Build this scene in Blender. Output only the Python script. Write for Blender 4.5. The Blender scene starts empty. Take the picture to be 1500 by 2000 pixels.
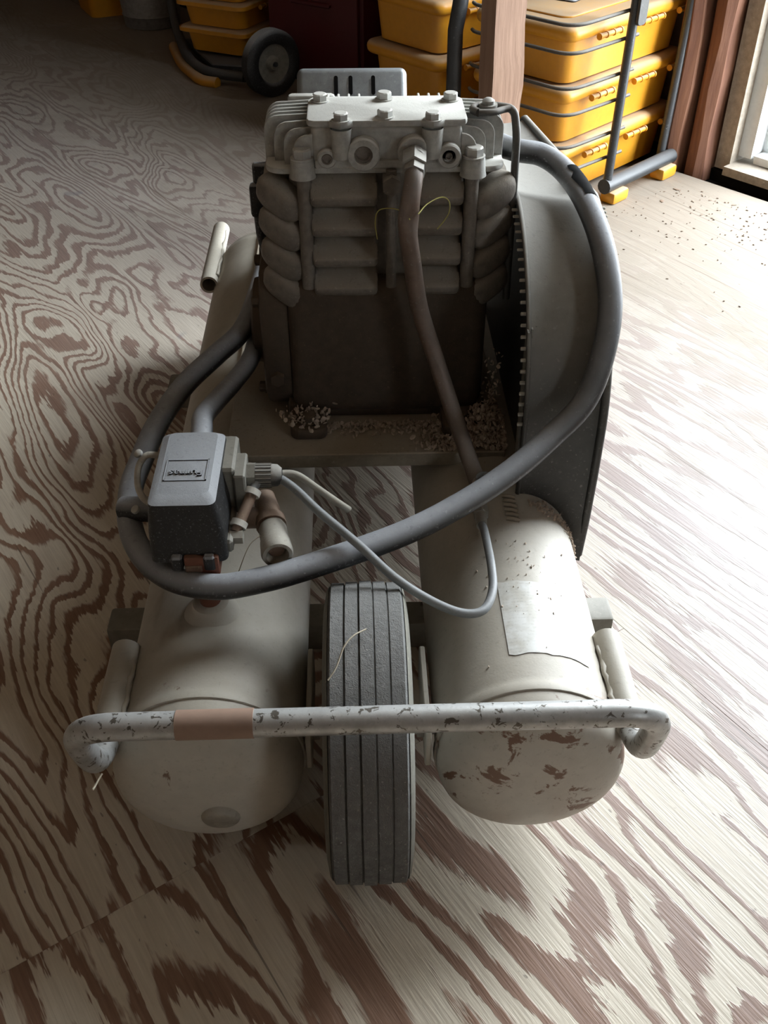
import bpy, bmesh, math, random
from mathutils import Vector, Matrix, Euler
PI = math.pi
sc = bpy.context.scene
col = sc.collection
random.seed(7)

# ------------------------------------------------------------------ camera, sky, exposure
cam_d = bpy.data.cameras.new('camera'); cam = bpy.data.objects.new('camera', cam_d); col.objects.link(cam)
cam_d.sensor_fit = 'VERTICAL'; cam_d.sensor_height = 24.0; cam_d.lens = 24.0*1950/2000
cam_d.clip_start = 0.02
cam.location = (0, 0, 1.05)
cam.rotation_euler = (math.radians(90-39.5), 0, math.radians(-1.8))
sc.camera = cam
world = bpy.data.worlds.new('overcast_sky'); sc.world = world; world.use_nodes = True
wbg = world.node_tree.nodes['Background']
wbg.inputs['Color'].default_value = (0.86, 0.935, 1.0, 1); wbg.inputs['Strength'].default_value = 19.0
sc.view_settings.view_transform = 'Standard'; sc.view_settings.look = 'None'
sc.view_settings.gamma = 1.0; sc.view_settings.use_curve_mapping = False
sc.view_settings.exposure = 0.30
sc.cycles.use_denoising = True
sc.cycles.max_bounces = 8; sc.cycles.diffuse_bounces = 5
sc.cycles.sample_clamp_indirect = 6.0

ROOM = math.radians(40)            # the doorway wall is turned by this angle
RN = Vector((math.cos(ROOM), math.sin(ROOM), 0)); RV = Vector((-math.sin(ROOM), math.cos(ROOM), 0))
DOOR0, DOOR1, WALLN, DOORH, CEIL = 0.05, 1.455, 2.60, 2.85, 3.2
FILL_WIN = (.35, .8, 1.2, 1.65)      # window added for fill light, unseen behind the camera: n0, n1, z0, z1
pl = bpy.data.lights.new('doorway_portal', 'AREA'); pl.shape = 'RECTANGLE'
pl.size = DOOR1-DOOR0; pl.size_y = DOORH-0.05; pl.cycles.is_portal = True
plo = bpy.data.objects.new('doorway_portal', pl); col.objects.link(plo)
c = RN*(WALLN+0.12)+RV*((DOOR0+DOOR1)/2); plo.location = (c.x, c.y, DOORH/2+0.02)
plo.rotation_euler = (PI/2, 0, ROOM+PI/2)      # shines along -n, into the room

pw = bpy.data.lights.new('fill_window_portal', 'AREA'); pw.shape = 'RECTANGLE'  # portal of the added fill opening
pw.size = FILL_WIN[1]-FILL_WIN[0]; pw.size_y = FILL_WIN[3]-FILL_WIN[2]; pw.cycles.is_portal = True
pwo = bpy.data.objects.new('fill_window_portal', pw); col.objects.link(pwo)
c = RN*((FILL_WIN[0]+FILL_WIN[1])/2)+RV*(-2.72); pwo.location = (c.x, c.y, (FILL_WIN[2]+FILL_WIN[3])/2)
pwo.rotation_euler = (PI/2, 0, ROOM+PI)        # shines along +v, into the room

# ------------------------------------------------------------------ materials
class NT:
    def __init__(s, name):
        s.m = bpy.data.materials.new(name); s.m.use_nodes = True
        s.t = s.m.node_tree; s.b = s.t.nodes['Principled BSDF']
    def n(s, typ, ins=None, **kw):
        nd = s.t.nodes.new(typ)
        for k, v in kw.items(): setattr(nd, k, v)
        for k, v in (ins or {}).items(): s.set(nd.inputs[k], v)
        return nd
    def set(s, sock, v):
        if isinstance(v, bpy.types.NodeSocket): s.t.links.new(v, sock)
        else:
            if sock.type == 'RGBA' and len(v) == 3: v = (*v, 1)
            sock.default_value = v
    def bs(s, **kw):
        for k, v in kw.items(): s.set(s.b.inputs[k.replace('_', ' ')], v)
    def math(s, op, a, b=0.0, c=0.0, clamp=False):
        nd = s.n('ShaderNodeMath', operation=op, use_clamp=clamp)
        for i, v in enumerate((a, b, c)): s.set(nd.inputs[i], v)
        return nd.outputs[0]
    def coords(s, out='Object', scale=(1, 1, 1), rot=(0, 0, 0), loc=(0, 0, 0)):
        tc = s.n('ShaderNodeTexCoord')
        return s.n('ShaderNodeMapping', {'Vector': tc.outputs[out], 'Scale': scale, 'Rotation': rot, 'Location': loc}).outputs[0]
    def noise(s, vec, scale, detail=4, rough=.55, dist=0.0):
        return s.n('ShaderNodeTexNoise', {'Vector': vec, 'Scale': scale, 'Detail': detail, 'Roughness': rough, 'Distortion': dist}).outputs['Fac']
    def ramp(s, fac, stops, interp='LINEAR'):
        nd = s.n('ShaderNodeValToRGB', {'Fac': fac}); cr = nd.color_ramp; cr.interpolation = interp
        while len(cr.elements) < len(stops): cr.elements.new(.5)
        for e, (p, cc) in zip(cr.elements, stops):
            e.position = p; e.color = (*cc, 1) if len(cc) == 3 else cc
        return nd.outputs['Color']
    def rampf(s, fac, a, b):
        return s.n('ShaderNodeMapRange', {'Value': fac, 'From Min': a, 'From Max': b}, clamp=True).outputs[0]
    def mix(s, fac, a, b, blend='MIX'):
        nd = s.n('ShaderNodeMix', data_type='RGBA', blend_type=blend)
        s.set(nd.inputs[0], fac); s.set(nd.inputs[6], a); s.set(nd.inputs[7], b)
        return nd.outputs[2]
    def bump(s, h, strength=.3, dist=.002):
        s.bs(Normal=s.n('ShaderNodeBump', {'Height': h, 'Strength': strength, 'Distance': dist}).outputs[0])

def painted(name, base, dust=(.36, .31, .24), dust_amt=.5, rough=.5, metal=0., speck=None, speck_th=.62, speck_scale=14, bump=.15, scale=1., spec=.5, up0=-.1, wear=None, grit=.5, var=.66):
    """paint or metal with settled dust, grime patches and optional chips of another colour"""
    k = NT(name); v = k.coords()
    n1 = k.noise(v, 6*scale, 5, .6); n2 = k.noise(v, 60*scale, 4, .6); n3 = k.noise(v, 420*scale, 2)
    basec = k.mix(k.rampf(n2, .35, .7), base, tuple(x*var for x in base))
    nz = k.n('ShaderNodeSeparateXYZ', {0: k.n('ShaderNodeNewGeometry').outputs['Normal']}).outputs[2]
    up = k.rampf(nz, up0, .85)
    n4 = k.noise(v, 170*scale, 3, .6)
    d = k.math('MULTIPLY', k.math('MULTIPLY', up, dust_amt), k.math('ADD', .35, k.math('ADD', n1, k.math('MULTIPLY', n2, .5))), clamp=True)
    c = k.mix(d, basec, dust)
    c = k.mix(k.math('MULTIPLY', k.rampf(n4, .60, .70), grit), c, tuple(x*.55 for x in dust)); c = k.mix(k.math('MULTIPLY', k.rampf(n4, .36, .28), grit*.7), c, tuple(min(1, x*1.5) for x in dust))
    if speck:
        sp = k.noise(k.coords(loc=(3.1, 1.7, .4)), speck_scale*scale, 6, .62, .5)
        f = k.rampf(sp, speck_th, speck_th+.03)
        if wear is not None:
            yy = k.n('ShaderNodeSeparateXYZ', {0: v}).outputs[1]
            f = k.math('MULTIPLY', f, k.rampf(yy, wear+.03, wear))
        c = k.mix(f, c, speck)
    k.bs(Base_Color=c, Metallic=metal, Roughness=k.math('ADD', rough, k.math('MULTIPLY', d, .35), clamp=True))
    k.b.inputs['Specular IOR Level'].default_value = spec
    k.bump(k.math('ADD', n2, k.math('MULTIPLY', n3, .5)), bump, .0015)
    return k.m

def plain(name, base, rough=.6, metal=0., var=.25, scale=30, bump=.15):
    k = NT(name); v = k.coords(); n = k.noise(v, scale, 5, .6)
    k.bs(Base_Color=k.mix(n, tuple(x*(1-var) for x in base), tuple(x*(1+var) for x in base)), Roughness=rough, Metallic=metal)
    k.bump(n, bump, .001)
    return k.m

FROT = math.radians(32)
def plywood(name, aniso, freq, amp, off):
    """rotary-cut fir veneer: contour bands of a stretched noise field, ragged along the grain"""
    k = NT(name); g = k.n('ShaderNodeNewGeometry').outputs['Position']
    gr = k.n('ShaderNodeMapping', {'Vector': g, 'Rotation': (0, 0, -FROT), 'Location': (off, off*.7, off)}).outputs[0]
    def vec(sy): return k.n('ShaderNodeMapping', {'Vector': gr, 'Scale': (1, sy, 1)}).outputs[0]
    nA = k.noise(vec(aniso), freq, 2.5, .44, .35)
    nL = k.noise(vec(aniso*.3), 2.4, 1, .4, .2)
    nB = k.noise(vec(.25), 24, 4, .65, .4)
    nF = k.noise(vec(.045), 210, 3, .6)
    t = k.math('ADD', k.math('MULTIPLY', nA, amp), k.math('ADD', k.math('MULTIPLY', nL, amp*.6), k.math('ADD', k.math('MULTIPLY', nB, 1.1), k.math('MULTIPLY', nF, .55))))
    fr = k.math('FRACT', t)
    wid = k.math('MULTIPLY', k.math('SUBTRACT', k.noise(vec(.45), 5, 3, .6), .5), .9)
    fw = k.math('ADD', fr, wid)
    late = k.math('MULTIPLY', k.rampf(fw, .52, .66), k.rampf(fr, 1.0, .95))
    cream = k.mix(k.rampf(nF, .3, .7), (.58, .50, .385), (.70, .62, .49))
    brown = k.mix(k.rampf(nF, .3, .7), (.20, .105, .062), (.29, .165, .105))
    c = k.mix(late, cream, brown)
    blotch = k.noise(vec(.5), 9, 5, .6); c = k.mix(k.math('MULTIPLY', k.rampf(blotch, .5, .72), .30), c, (.36, .26, .19))
    # settled dust, darkened against doorway light: thick beside the racks, thinning into the room
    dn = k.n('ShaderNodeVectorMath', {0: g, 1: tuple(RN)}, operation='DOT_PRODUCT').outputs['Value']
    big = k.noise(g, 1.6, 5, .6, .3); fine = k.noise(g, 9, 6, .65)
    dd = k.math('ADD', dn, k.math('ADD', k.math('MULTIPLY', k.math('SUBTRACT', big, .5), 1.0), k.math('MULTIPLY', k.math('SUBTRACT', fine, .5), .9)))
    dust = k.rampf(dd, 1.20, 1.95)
    film_dim = k.math('MULTIPLY', k.rampf(dn, .35, 1.15), .66)
    c = k.mix(film_dim, c, (.245, .218, .212))  # grey weathering, deepened in colour to offset overbright doorway light
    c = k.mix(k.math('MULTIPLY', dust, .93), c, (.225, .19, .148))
    # worn dark drips and scuffs
    vo = k.n('ShaderNodeTexVoronoi', {'Vector': k.n('ShaderNodeVectorMath', {0: g, 1: k.n('ShaderNodeCombineXYZ', {0: k.math('MULTIPLY', fine, .16), 1: k.math('MULTIPLY', big, .2)}).outputs[0]}, operation='ADD').outputs[0], 'Scale': 7.5})
    sel = k.rampf(k.n('ShaderNodeSeparateColor', {0: vo.outputs['Color']}).outputs[0], .78, .82)
    spot = k.math('MULTIPLY', k.rampf(vo.outputs['Distance'], .16, .07), sel)
    c = k.mix(k.math('MULTIPLY', spot, .5), c, (.19, .18, .19))
    crk = k.noise(vec(.018), 75, 2, .5); c = k.mix(k.math('MULTIPLY', k.rampf(crk, .715, .73), .7), c, (.14, .10, .075))
    spk = k.noise(vec(.35), 120, 2, .5)
    c = k.mix(k.math('MULTIPLY', k.rampf(spk, .71, .74), .55), c, (.12, .09, .07))
    k.bs(Base_Color=c, Roughness=k.math('ADD', k.math('ADD', .40, k.math('MULTIPLY', dust, .35)), k.math('MULTIPLY', nB, .15)))
    k.bump(k.math('ADD', k.math('MULTIPLY', late, .5), k.math('ADD', nF, k.math('MULTIPLY', fine, .6))), .28, .0025)
    return k.m

def wood(name, a, b, axis_scale, streak=8):
    k = NT(name); v = k.coords(scale=axis_scale); n = k.noise(v, streak, 6, .65, .4); n2 = k.noise(k.coords(), 3, 4)
    c = k.mix(k.rampf(n, .3, .7), a, b); c = k.mix(k.rampf(n2, .55, .75), c, tuple(x*.5 for x in a))
    k.bs(Base_Color=c, Roughness=.8); k.bump(n, .4, .004)
    return k.m

M = {}
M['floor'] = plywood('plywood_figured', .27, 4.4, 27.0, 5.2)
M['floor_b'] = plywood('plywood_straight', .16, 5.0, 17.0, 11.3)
M['tank'] = painted('tank_paint', (.50, .475, .415), (.37, .33, .26), .62, .38, speck=(.16, .10, .065), speck_th=.66, speck_scale=30, wear=.68, grit=.2, var=.9)
M['tank_r'] = painted('tank_paint_chipped', (.52, .49, .43), (.39, .345, .275), .62, .38, speck=(.17, .095, .06), speck_th=.575, speck_scale=22, wear=.67, grit=.25, var=.9)
M['alu'] = painted('cast_aluminium', (.44, .435, .40), (.60, .585, .53), .85, .55, metal=.1, up0=.15, grit=.25, bump=.25, scale=1.4)
M['cyl'] = painted('grimy_cast_iron', (.19, .165, .135), (.32, .285, .235), .95, .62, up0=.1, bump=.35, scale=1.6)
M['crank'] = painted('oily_crankcase', (.075, .054, .037), (.125, .092, .062), .7, .75, bump=.35, scale=1.3)
M['guard'] = painted('guard_paint', (.035, .034, .031), (.33, .315, .28), .95, .5, bump=.25, up0=.02, grit=.3)
M['plate'] = painted('plate_dusty', (.28, .24, .18), (.35, .30, .23), .9, .7, bump=.3)
M['bolt'] = painted('bolt_steel', (.46, .46, .43), (.58, .56, .50), .7, .5, metal=.2)
M['steel'] = painted('galvanised_tube', (.52, .53, .52), (.58, .56, .52), .35, .33, up0=.2, metal=.55, speck=(.12, .105, .085), speck_th=.575, speck_scale=110, grit=.3)
M['bar'] = painted('crossbar_paint', (.21, .205, .175), (.26, .235, .19), .4, .5, speck=(.08, .06, .045), speck_th=.66, speck_scale=22)
M['tube'] = painted('discharge_tube', (.17, .115, .085), (.36, .34, .31), .5, .45, metal=.2)
M['nut'] = painted('nut_steel', (.36, .35, .32), (.40, .38, .33), .5, .45, metal=.35)
M['rubber'] = painted('black_cable', (.026, .027, .029), (.36, .37, .385), .80, .36, up0=.05, speck=(.30, .30, .28), speck_th=.74, speck_scale=60)
M['tire'] = painted('tire_rubber', (.115, .118, .115), (.24, .235, .22), .6, .8, speck=(.26, .25, .22), speck_th=.64, speck_scale=150, bump=1.0, scale=1.6, grit=.9, var=.5)
M['sidewall'] = painted('tire_sidewall', (.16, .155, .13), (.30, .28, .22), .4, .8, bump=.4)
M['black'] = painted('black_plastic', (.016, .016, .016), (.33, .34, .35), 1.0, .5, bump=.2, scale=2, up0=.30)
M['greytube'] = painted('grey_tube', (.20, .215, .225), (.30, .30, .29), .4, .4)
M['brass'] = painted('old_brass', (.20, .125, .085), (.30, .22, .16), .6, .55, metal=.3)
M['coupler'] = painted('coupler_metal', (.36, .34, .29), (.42, .39, .33), .6, .5, metal=.25)
M['nylon'] = painted('white_nylon', (.62, .60, .53), (.5, .46, .38), .3, .45)
M['rust'] = painted('rusty_pipe', (.17, .055, .03), (.24, .13, .08), .4, .7)
M['tape'] = plain('brown_tape', (.27, .175, .125), .65, 0, .18, 90)
M['dark'] = plain('dark_void', (.008, .0075, .007), .95); M['dark'].node_tree.nodes['Principled BSDF'].inputs['Specular IOR Level'].default_value = .1
M['debris'] = plain('shavings', (.46, .37, .29), .9, 0, .5, 220)
M['yellow'] = painted('yellow_plastic', (.64, .285, .018), (.46, .34, .22), .75, .40, bump=.1, up0=.25, grit=.12, var=.92)
M['blackrack'] = painted('rack_tube', (.03, .034, .038), (.16, .16, .16), .45, .4, speck=(.22, .24, .23), speck_th=.68)
M['wire'] = painted('rack_wire', (.06, .058, .052), (.26, .23, .19), .6, .5)
M['red'] = plain('red_panel', (.085, .006, .010), .5, 0, .15, 5)
M['galv'] = painted('pail_metal', (.30, .30, .30), (.3, .28, .25), .3, .45, metal=.4)
M['stud'] = wood('stud_wood', (.11, .042, .024), (.22, .10, .055), (6, 6, .5))
M['board'] = wood('wall_board', (.20, .14, .10), (.27, .20, .145), (4, .6, 4))
M['ceiling'] = wood('ceiling_board', (.30, .235, .175), (.38, .31, .235), (4, .6, 4))
M['post'] = wood('post_wood', (.17, .092, .055), (.25, .148, .095), (10, 10, .7))
M['white'] = painted('white_paint', (.66, .68, .68), (.6, .58, .55), .2, .5, speck=(.3, .27, .22), speck_th=.74, grit=.1, var=.9)
M['jamb'] = painted('jamb_side', (.34, .29, .23), (.4, .36, .3), .3, .7, speck=(.2, .15, .1), speck_th=.7)
M['ground'] = plain('yard_gravel', (.42, .41, .39), .95, 0, .3, 40)
M['grass'] = plain('dry_grass', (.50, .46, .14), .7)
M['straw'] = plain('dry_straw', (.50, .44, .33), .8)
M['steelbox'] = painted('brushed_cover', (.32, .345, .36), (.40, .42, .42), .4, .32, metal=.55, scale=1.2)

# ------------------------------------------------------------------ mesh helpers
def obj(name, bm, mat, parent=None, smooth=35, **props):
    me = bpy.data.meshes.new(name)
    bmesh.ops.recalc_face_normals(bm, faces=bm.faces[:])
    bm.to_mesh(me); bm.free()
    if smooth:
        for p in me.polygons: p.use_smooth = True
        me.set_sharp_from_angle(angle=math.radians(smooth))
    me.materials.append(M[mat] if isinstance(mat, str) else mat)
    return inst(name, me, parent, **props)
def inst(name, me, parent=None, loc=None, rot=None, **props):
    o = bpy.data.objects.new(name, me); col.objects.link(o)
    if loc is not None: o.location = loc
    if rot is not None: o.rotation_euler = rot
    if parent is not None:
        o.parent = parent; o.matrix_parent_inverse = world_of(parent).inverted()
    for k, v in props.items(): o[k] = v
    return o
def world_of(o):
    m = Matrix.LocRotScale(o.location, o.rotation_euler, o.scale)
    return world_of(o.parent) @ o.matrix_parent_inverse @ m if o.parent else m
def thing(name, label, cat, loc=(0, 0, 0), rotz=0, group=None):
    o = bpy.data.objects.new(name, None); col.objects.link(o); o.empty_display_size = .1
    o.location = loc; o.rotation_euler = (0, 0, rotz); tag(o, label, cat, group); return o
def tag(o, label, cat, group=None):
    o['label'] = label; o['category'] = cat
    if group: o['group'] = group
    return o
def struct(o): o['kind'] = 'structure'; return o

def B(): return bmesh.new()
def box(bm, x0, x1, y0, y1, z0, z1, bev=0., seg=2, mat=None):
    m = Matrix.LocRotScale(Vector(((x0+x1)/2, (y0+y1)/2, (z0+z1)/2)), None, Vector((abs(x1-x0), abs(y1-y0), abs(z1-z0))))
    if mat is not None: m = mat @ m
    r = bmesh.ops.create_cube(bm, size=1, matrix=m)
    if bev > 0:
        es = list({e for v in r['verts'] for e in v.link_edges})
        bmesh.ops.bevel(bm, geom=es, offset=bev, segments=seg, profile=.5, affect='EDGES')
    return bm
def cyl(bm, p0, p1, r0, r1=None, seg=24, caps=True):
    p0, p1 = Vector(p0), Vector(p1); d = p1-p0; r1 = r0 if r1 is None else r1
    q = d.to_track_quat('Z', 'Y')
    bmesh.ops.create_cone(bm, cap_ends=caps, segments=seg, radius1=r0, radius2=r1, depth=d.length, matrix=Matrix.Translation((p0+p1)/2) @ q.to_matrix().to_4x4())
    return bm
def lathe(bm, prof, origin, axis, seg=40, a0=0, a1=2*PI):
    """prof: (distance along axis, radius) pairs"""
    o = Vector(origin); q = Vector(axis).to_track_quat('Z', 'Y').to_matrix()
    full = abs(a1-a0-2*PI) < 1e-6; n = seg if full else seg+1
    rings = []
    for h, r in prof:
        if r < 1e-6: rings.append([bm.verts.new(o+q@Vector((0, 0, h)))])
        else: rings.append([bm.verts.new(o+q@Vector((r*math.cos(a0+(a1-a0)*i/seg), r*math.sin(a0+(a1-a0)*i/seg), h))) for i in range(n)])
    for A, C in zip(rings, rings[1:]):
        m = seg
        for i in range(m):
            j = (i+1) % n
            a = [A[i], A[j]] if len(A) > 1 else [A[0]]
            b = [C[j], C[i]] if len(C) > 1 else [C[0]]
            f = a+b
            if len(f) >= 3: bm.faces.new(f)
    return bm
def smooth_path(pts, n=8):
    pts = [Vector(p) for p in pts]; out = []
    P = [pts[0]*2-pts[1]]+pts+[pts[-1]*2-pts[-2]]
    for i in range(1, len(P)-2):
        for k in range(n):
            t = k/n; a, b, c, d = P[i-1], P[i], P[i+1], P[i+2]
            out.append(.5*((2*b)+(c-a)*t+(2*a-5*b+4*c-d)*t*t+(3*b-a-3*c+d)*t**3))
    out.append(pts[-1]); return out
def tube(bm, path, r, seg=14, caps=True, hollow=0.):
    path = [Vector(p) for p in path]; rs = r if isinstance(r, (list, tuple)) else [r]*len(path)
    t = (path[1]-path[0]).normalized(); nrm = t.orthogonal().normalized(); rings = []
    for i, p in enumerate(path):
        t2 = (path[min(i+1, len(path)-1)]-path[max(i-1, 0)]).normalized()
        nrm = (t.rotation_difference(t2) @ nrm); nrm = (nrm-t2*nrm.dot(t2)).normalized(); t = t2
        bi = t.cross(nrm); rr = rs[i]
        ra, rb = rr if isinstance(rr, tuple) else (rr, rr)
        rings.append([bm.verts.new(p+nrm*ra*math.cos(2*PI*k/seg)+bi*rb*math.sin(2*PI*k/seg)) for k in range(seg)])
    for A, C in zip(rings, rings[1:]):
        for k in range(seg): bm.faces.new([A[k], A[(k+1) % seg], C[(k+1) % seg], C[k]])
    if caps: bm.faces.new(rings[0]); bm.faces.new(rings[-1][::-1])
    return bm
def bend(pts, rad, n=6):
    """polyline with rounded corners"""
    pts = [Vector(p) for p in pts]; out = [pts[0]]
    for a, b, c in zip(pts, pts[1:], pts[2:]):
        u = (a-b).normalized(); w = (c-b).normalized(); rr = min(rad, (a-b).length*.49, (c-b).length*.49)
        p0, p2 = b+u*rr, b+w*rr
        for k in range(n+1):
            s = k/n; out.append(p0*(1-s)**2+b*2*s*(1-s)+p2*s*s)
    out.append(pts[-1]); return out
def prism(bm, poly, h0, h1, plane='xy', bev=0., seg=2):
    f = {'xy': lambda a, b, h: (a, b, h), 'yz': lambda a, b, h: (h, a, b), 'xz': lambda a, b, h: (a, h, b)}[plane]
    lo = [bm.verts.new(f(a, b, h0)) for a, b in poly]; hi = [bm.verts.new(f(a, b, h1)) for a, b in poly]
    fs = [bm.faces.new(lo), bm.faces.new(hi)]; n = len(poly)
    for i in range(n): fs.append(bm.faces.new([lo[i], lo[(i+1) % n], hi[(i+1) % n], hi[i]]))
    if bev > 0:
        es = list({e for ff in fs[:2] for e in ff.edges})
        bmesh.ops.recalc_face_normals(bm, faces=fs)
        bmesh.ops.bevel(bm, geom=es, offset=bev, segments=seg, profile=.5, affect='EDGES')
    return bm
def rrect(x0, x1, y0, y1, r, n=5):
    out = []
    for cx, cy, a in ((x1-r, y1-r, 0), (x0+r, y1-r, PI/2), (x0+r, y0+r, PI), (x1-r, y0+r, 1.5*PI)):
        for k in range(n+1): out.append((cx+r*math.cos(a+PI/2*k/n), cy+r*math.sin(a+PI/2*k/n)))
    return out
def hexbolt_mesh(name, r, h, mat, washer=True):
    bm = B()
    if washer: cyl(bm, (0, 0, 0), (0, 0, h*.16), r*1.22, seg=18)
    cyl(bm, (0, 0, h*.12), (0, 0, h*.88), r, seg=6)
    cyl(bm, (0, 0, h*.88), (0, 0, h), r*.97, r*.78, seg=12)
    me = bpy.data.meshes.new(name); bmesh.ops.recalc_face_normals(bm, faces=bm.faces[:]); bm.to_mesh(me); bm.free(); me.materials.append(M[mat]); return me

# ------------------------------------------------------------------ room shell
def roomobj(o): o.rotation_euler = (0, 0, ROOM); return o
fl = struct(obj('floor', box(B(), -3.2, 2.60, -2.6, 6.8, -.12, -.021), 'dark')); roomobj(fl)
ca, sa = math.cos(FROT), math.sin(FROT)
for i in range(-4, 3):
    for j in range(-2, 4):
        lx = .85-.61+1.22*i; ly = .645+1.22+2.44*j-(1.22 if i % 2 else 0)
        wx, wy = lx*ca-ly*sa, lx*sa+ly*ca
        cs4 = [Vector((wx+a*ca-b*sa, wy+a*sa+b*ca, 0)) for a in (-.61, .61) for b in (-1.22, 1.22)]
        if max(q.dot(RV) for q in cs4) < -2.6 or min(q.dot(RV) for q in cs4) > 6.8 or min(q.dot(RN) for q in cs4) > 2.47 or max(q.dot(RN) for q in cs4) < -3.2: continue
        bm = B(); prism(bm, [(-.6099, -1.2199), (.6099, -1.2199), (.6099, 1.2199), (-.6099, 1.2199)], -.019, 0, bev=.0004, seg=1)
        toloc = Matrix.Rotation(-FROT, 4, 'Z') @ Matrix.Translation((-wx, -wy, 0))
        for co, no in ((RN*2.47, RN), (RN*-3.2, -RN), (RV*6.8, RV), (RV*-2.6, -RV)):
            bmesh.ops.bisect_plane(bm, geom=bm.verts[:]+bm.edges[:]+bm.faces[:], plane_co=toloc @ co, plane_no=toloc.to_3x3() @ no, clear_outer=True)
            bmesh.ops.holes_fill(bm, edges=[e for e in bm.edges if e.is_boundary])
        if not bm.faces: bm.free(); continue
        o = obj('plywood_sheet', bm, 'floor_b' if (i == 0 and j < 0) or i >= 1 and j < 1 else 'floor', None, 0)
        o.location = (wx, wy, 0); o.rotation_euler = (0, 0, FROT); o.parent = fl; o.matrix_parent_inverse = world_of(fl).inverted()

def wallbox(name, n0, n1, v0, v1, z0, z1, mat, parent=None):
    o = obj(name, box(B(), n0, n1, v0, v1, z0, z1), mat, None, smooth=0); roomobj(o)
    if parent is None: struct(o)
    else:
        o.parent = parent; o.matrix_parent_inverse = world_of(parent).inverted()
    return o
wr = wallbox('wall_right', WALLN, WALLN+.10, DOOR1, 6.8, -.12, CEIL, 'board')
wallbox('lower_wall_section', WALLN, WALLN+.10, -2.6, DOOR0, -.12, CEIL, 'board', wr)
wallbox('lintel', WALLN, WALLN+.10, DOOR0, DOOR1, DOORH, CEIL, 'board', wr)
wallbox('wall_left', -3.3, -3.2, -2.6, 6.8, -.12, CEIL, 'board')
wallbox('wall_back', -3.3, WALLN+.1, 6.8, 6.9, -.12, CEIL, 'board')
wf = wallbox('wall_front', -3.3, FILL_WIN[0], -2.7, -2.6, -.12, CEIL, 'board')
wallbox('wall_panel', FILL_WIN[1], WALLN+.1, -2.7, -2.6, -.12, CEIL, 'board', wf)
wallbox('wall_panel', FILL_WIN[0], FILL_WIN[1], -2.7, -2.6, -.12, FILL_WIN[2], 'board', wf)
wallbox('wall_panel', FILL_WIN[0], FILL_WIN[1], -2.7, -2.6, FILL_WIN[3], CEIL, 'board', wf)
wn = wallbox('fill_window_1', FILL_WIN[0], FILL_WIN[1], -2.71, -2.57, FILL_WIN[2]-.03, FILL_WIN[2], 'white')  # frame of the added opening that lifts the front faces
wallbox('fill_window_mullion', (FILL_WIN[0]+FILL_WIN[1])/2-.02, (FILL_WIN[0]+FILL_WIN[1])/2+.02, -2.67, -2.63, FILL_WIN[2], FILL_WIN[3], 'white', wn)
wallbox('fill_window_head', FILL_WIN[0], FILL_WIN[1], -2.71, -2.59, FILL_WIN[3]-.03, FILL_WIN[3], 'white', wn)
wallbox('ceiling', -3.3, WALLN+.1, -2.7, 6.9, CEIL, CEIL+.08, 'ceiling')
bm = B(); box(bm, 2.72, 14, -8, 12, -.30, -.22); yard = struct(obj('yard_ground', bm, 'ground', None, smooth=0)); roomobj(yard)

# studs between the rack and the doorway, rough edges
def stud(v0, v1, n0, n1):
    bm = B(); rnd = random.Random(int(v0*1000)); N = 26
    ring = []
    for k in range(N+1):
        z = CEIL*k/N - .02
        j = lambda s: (rnd.random()-.5)*s
        ring.append([bm.verts.new((n1, v0+j(.008), z)), bm.verts.new((n1, v1, z)), bm.verts.new((n0+.006, v1+j(.004), z)), bm.verts.new((n0+j(.004), v1-.012+j(.006), z)), bm.verts.new((n0+j(.006), v0+.02+j(.010), z)), bm.verts.new((n0+.018+j(.008), v0+j(.010), z))])
    for A, C in zip(ring, ring[1:]):
        for i in range(6): bm.faces.new([A[i], A[(i+1) % 6], C[(i+1) % 6], C[i]])
    bm.faces.new(ring[0]); bm.faces.new(ring[-1])
    o = obj('stud', bm, 'stud', None, 30); roomobj(o); o.parent = wr; o.matrix_parent_inverse = world_of(wr).inverted(); return o
stud(1.528, 1.578, 2.445, WALLN); stud(1.462, 1.512, 2.485, WALLN)
for v in (2.45, 3.2, 3.9, 4.4, 4.9, 5.5): stud(v, v+.05, 2.5, WALLN)

# doorway: jambs, stops, threshold standing a little above the plywood edge
dr = struct(wallbox('door_1', WALLN-.055, WALLN+.12, DOOR1-.045, DOOR1, .015, DOORH, 'jamb'))
wallbox('white_stop', WALLN-.02, WALLN+.035, DOOR1-.085, DOOR1-.045, .05, DOORH, 'white', dr)
wallbox('white_casing', WALLN+.035, WALLN+.06, DOOR1-.13, DOOR1-.045, .05, DOORH, 'white', dr)
wallbox('dark_track', WALLN+.08, WALLN+.10, DOOR1-.135, DOOR1-.115, .05, DOORH, 'dark', dr)
wallbox('jamb', WALLN-.10, WALLN+.12, DOOR0, DOOR0+.045, .015, DOORH, 'jamb', dr)
wallbox('head_jamb', WALLN-.10, WALLN+.12, DOOR0, DOOR1, DOORH-.045, DOORH, 'jamb', dr)
wallbox('threshold', WALLN-.085, WALLN+.14, DOOR0, DOOR1-.045, .012, .035, 'jamb', dr)
wallbox('foundation', WALLN-.06, WALLN+.15, DOOR0-.3, DOOR1+.3, -.4, .010, 'dark', dr)
bm = B(); N = 30; rnd = random.Random(3)     # worn painted sill strip, broken along its edge
rows = [[bm.verts.new((WALLN-.015+(.012*(rnd.random()-.3) if j == 0 else 0)+.06*(j > 1), DOOR0+.05+(DOOR1-.14-DOOR0)*i/N, .036+(.022 if j in (1, 2) else 0)+.004*rnd.random())) for j in range(4)] for i in range(N+1)]
for a, b2 in zip(rows, rows[1:]):
    for j in range(3): bm.faces.new([a[j], a[j+1], b2[j+1], b2[j]])
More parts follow.
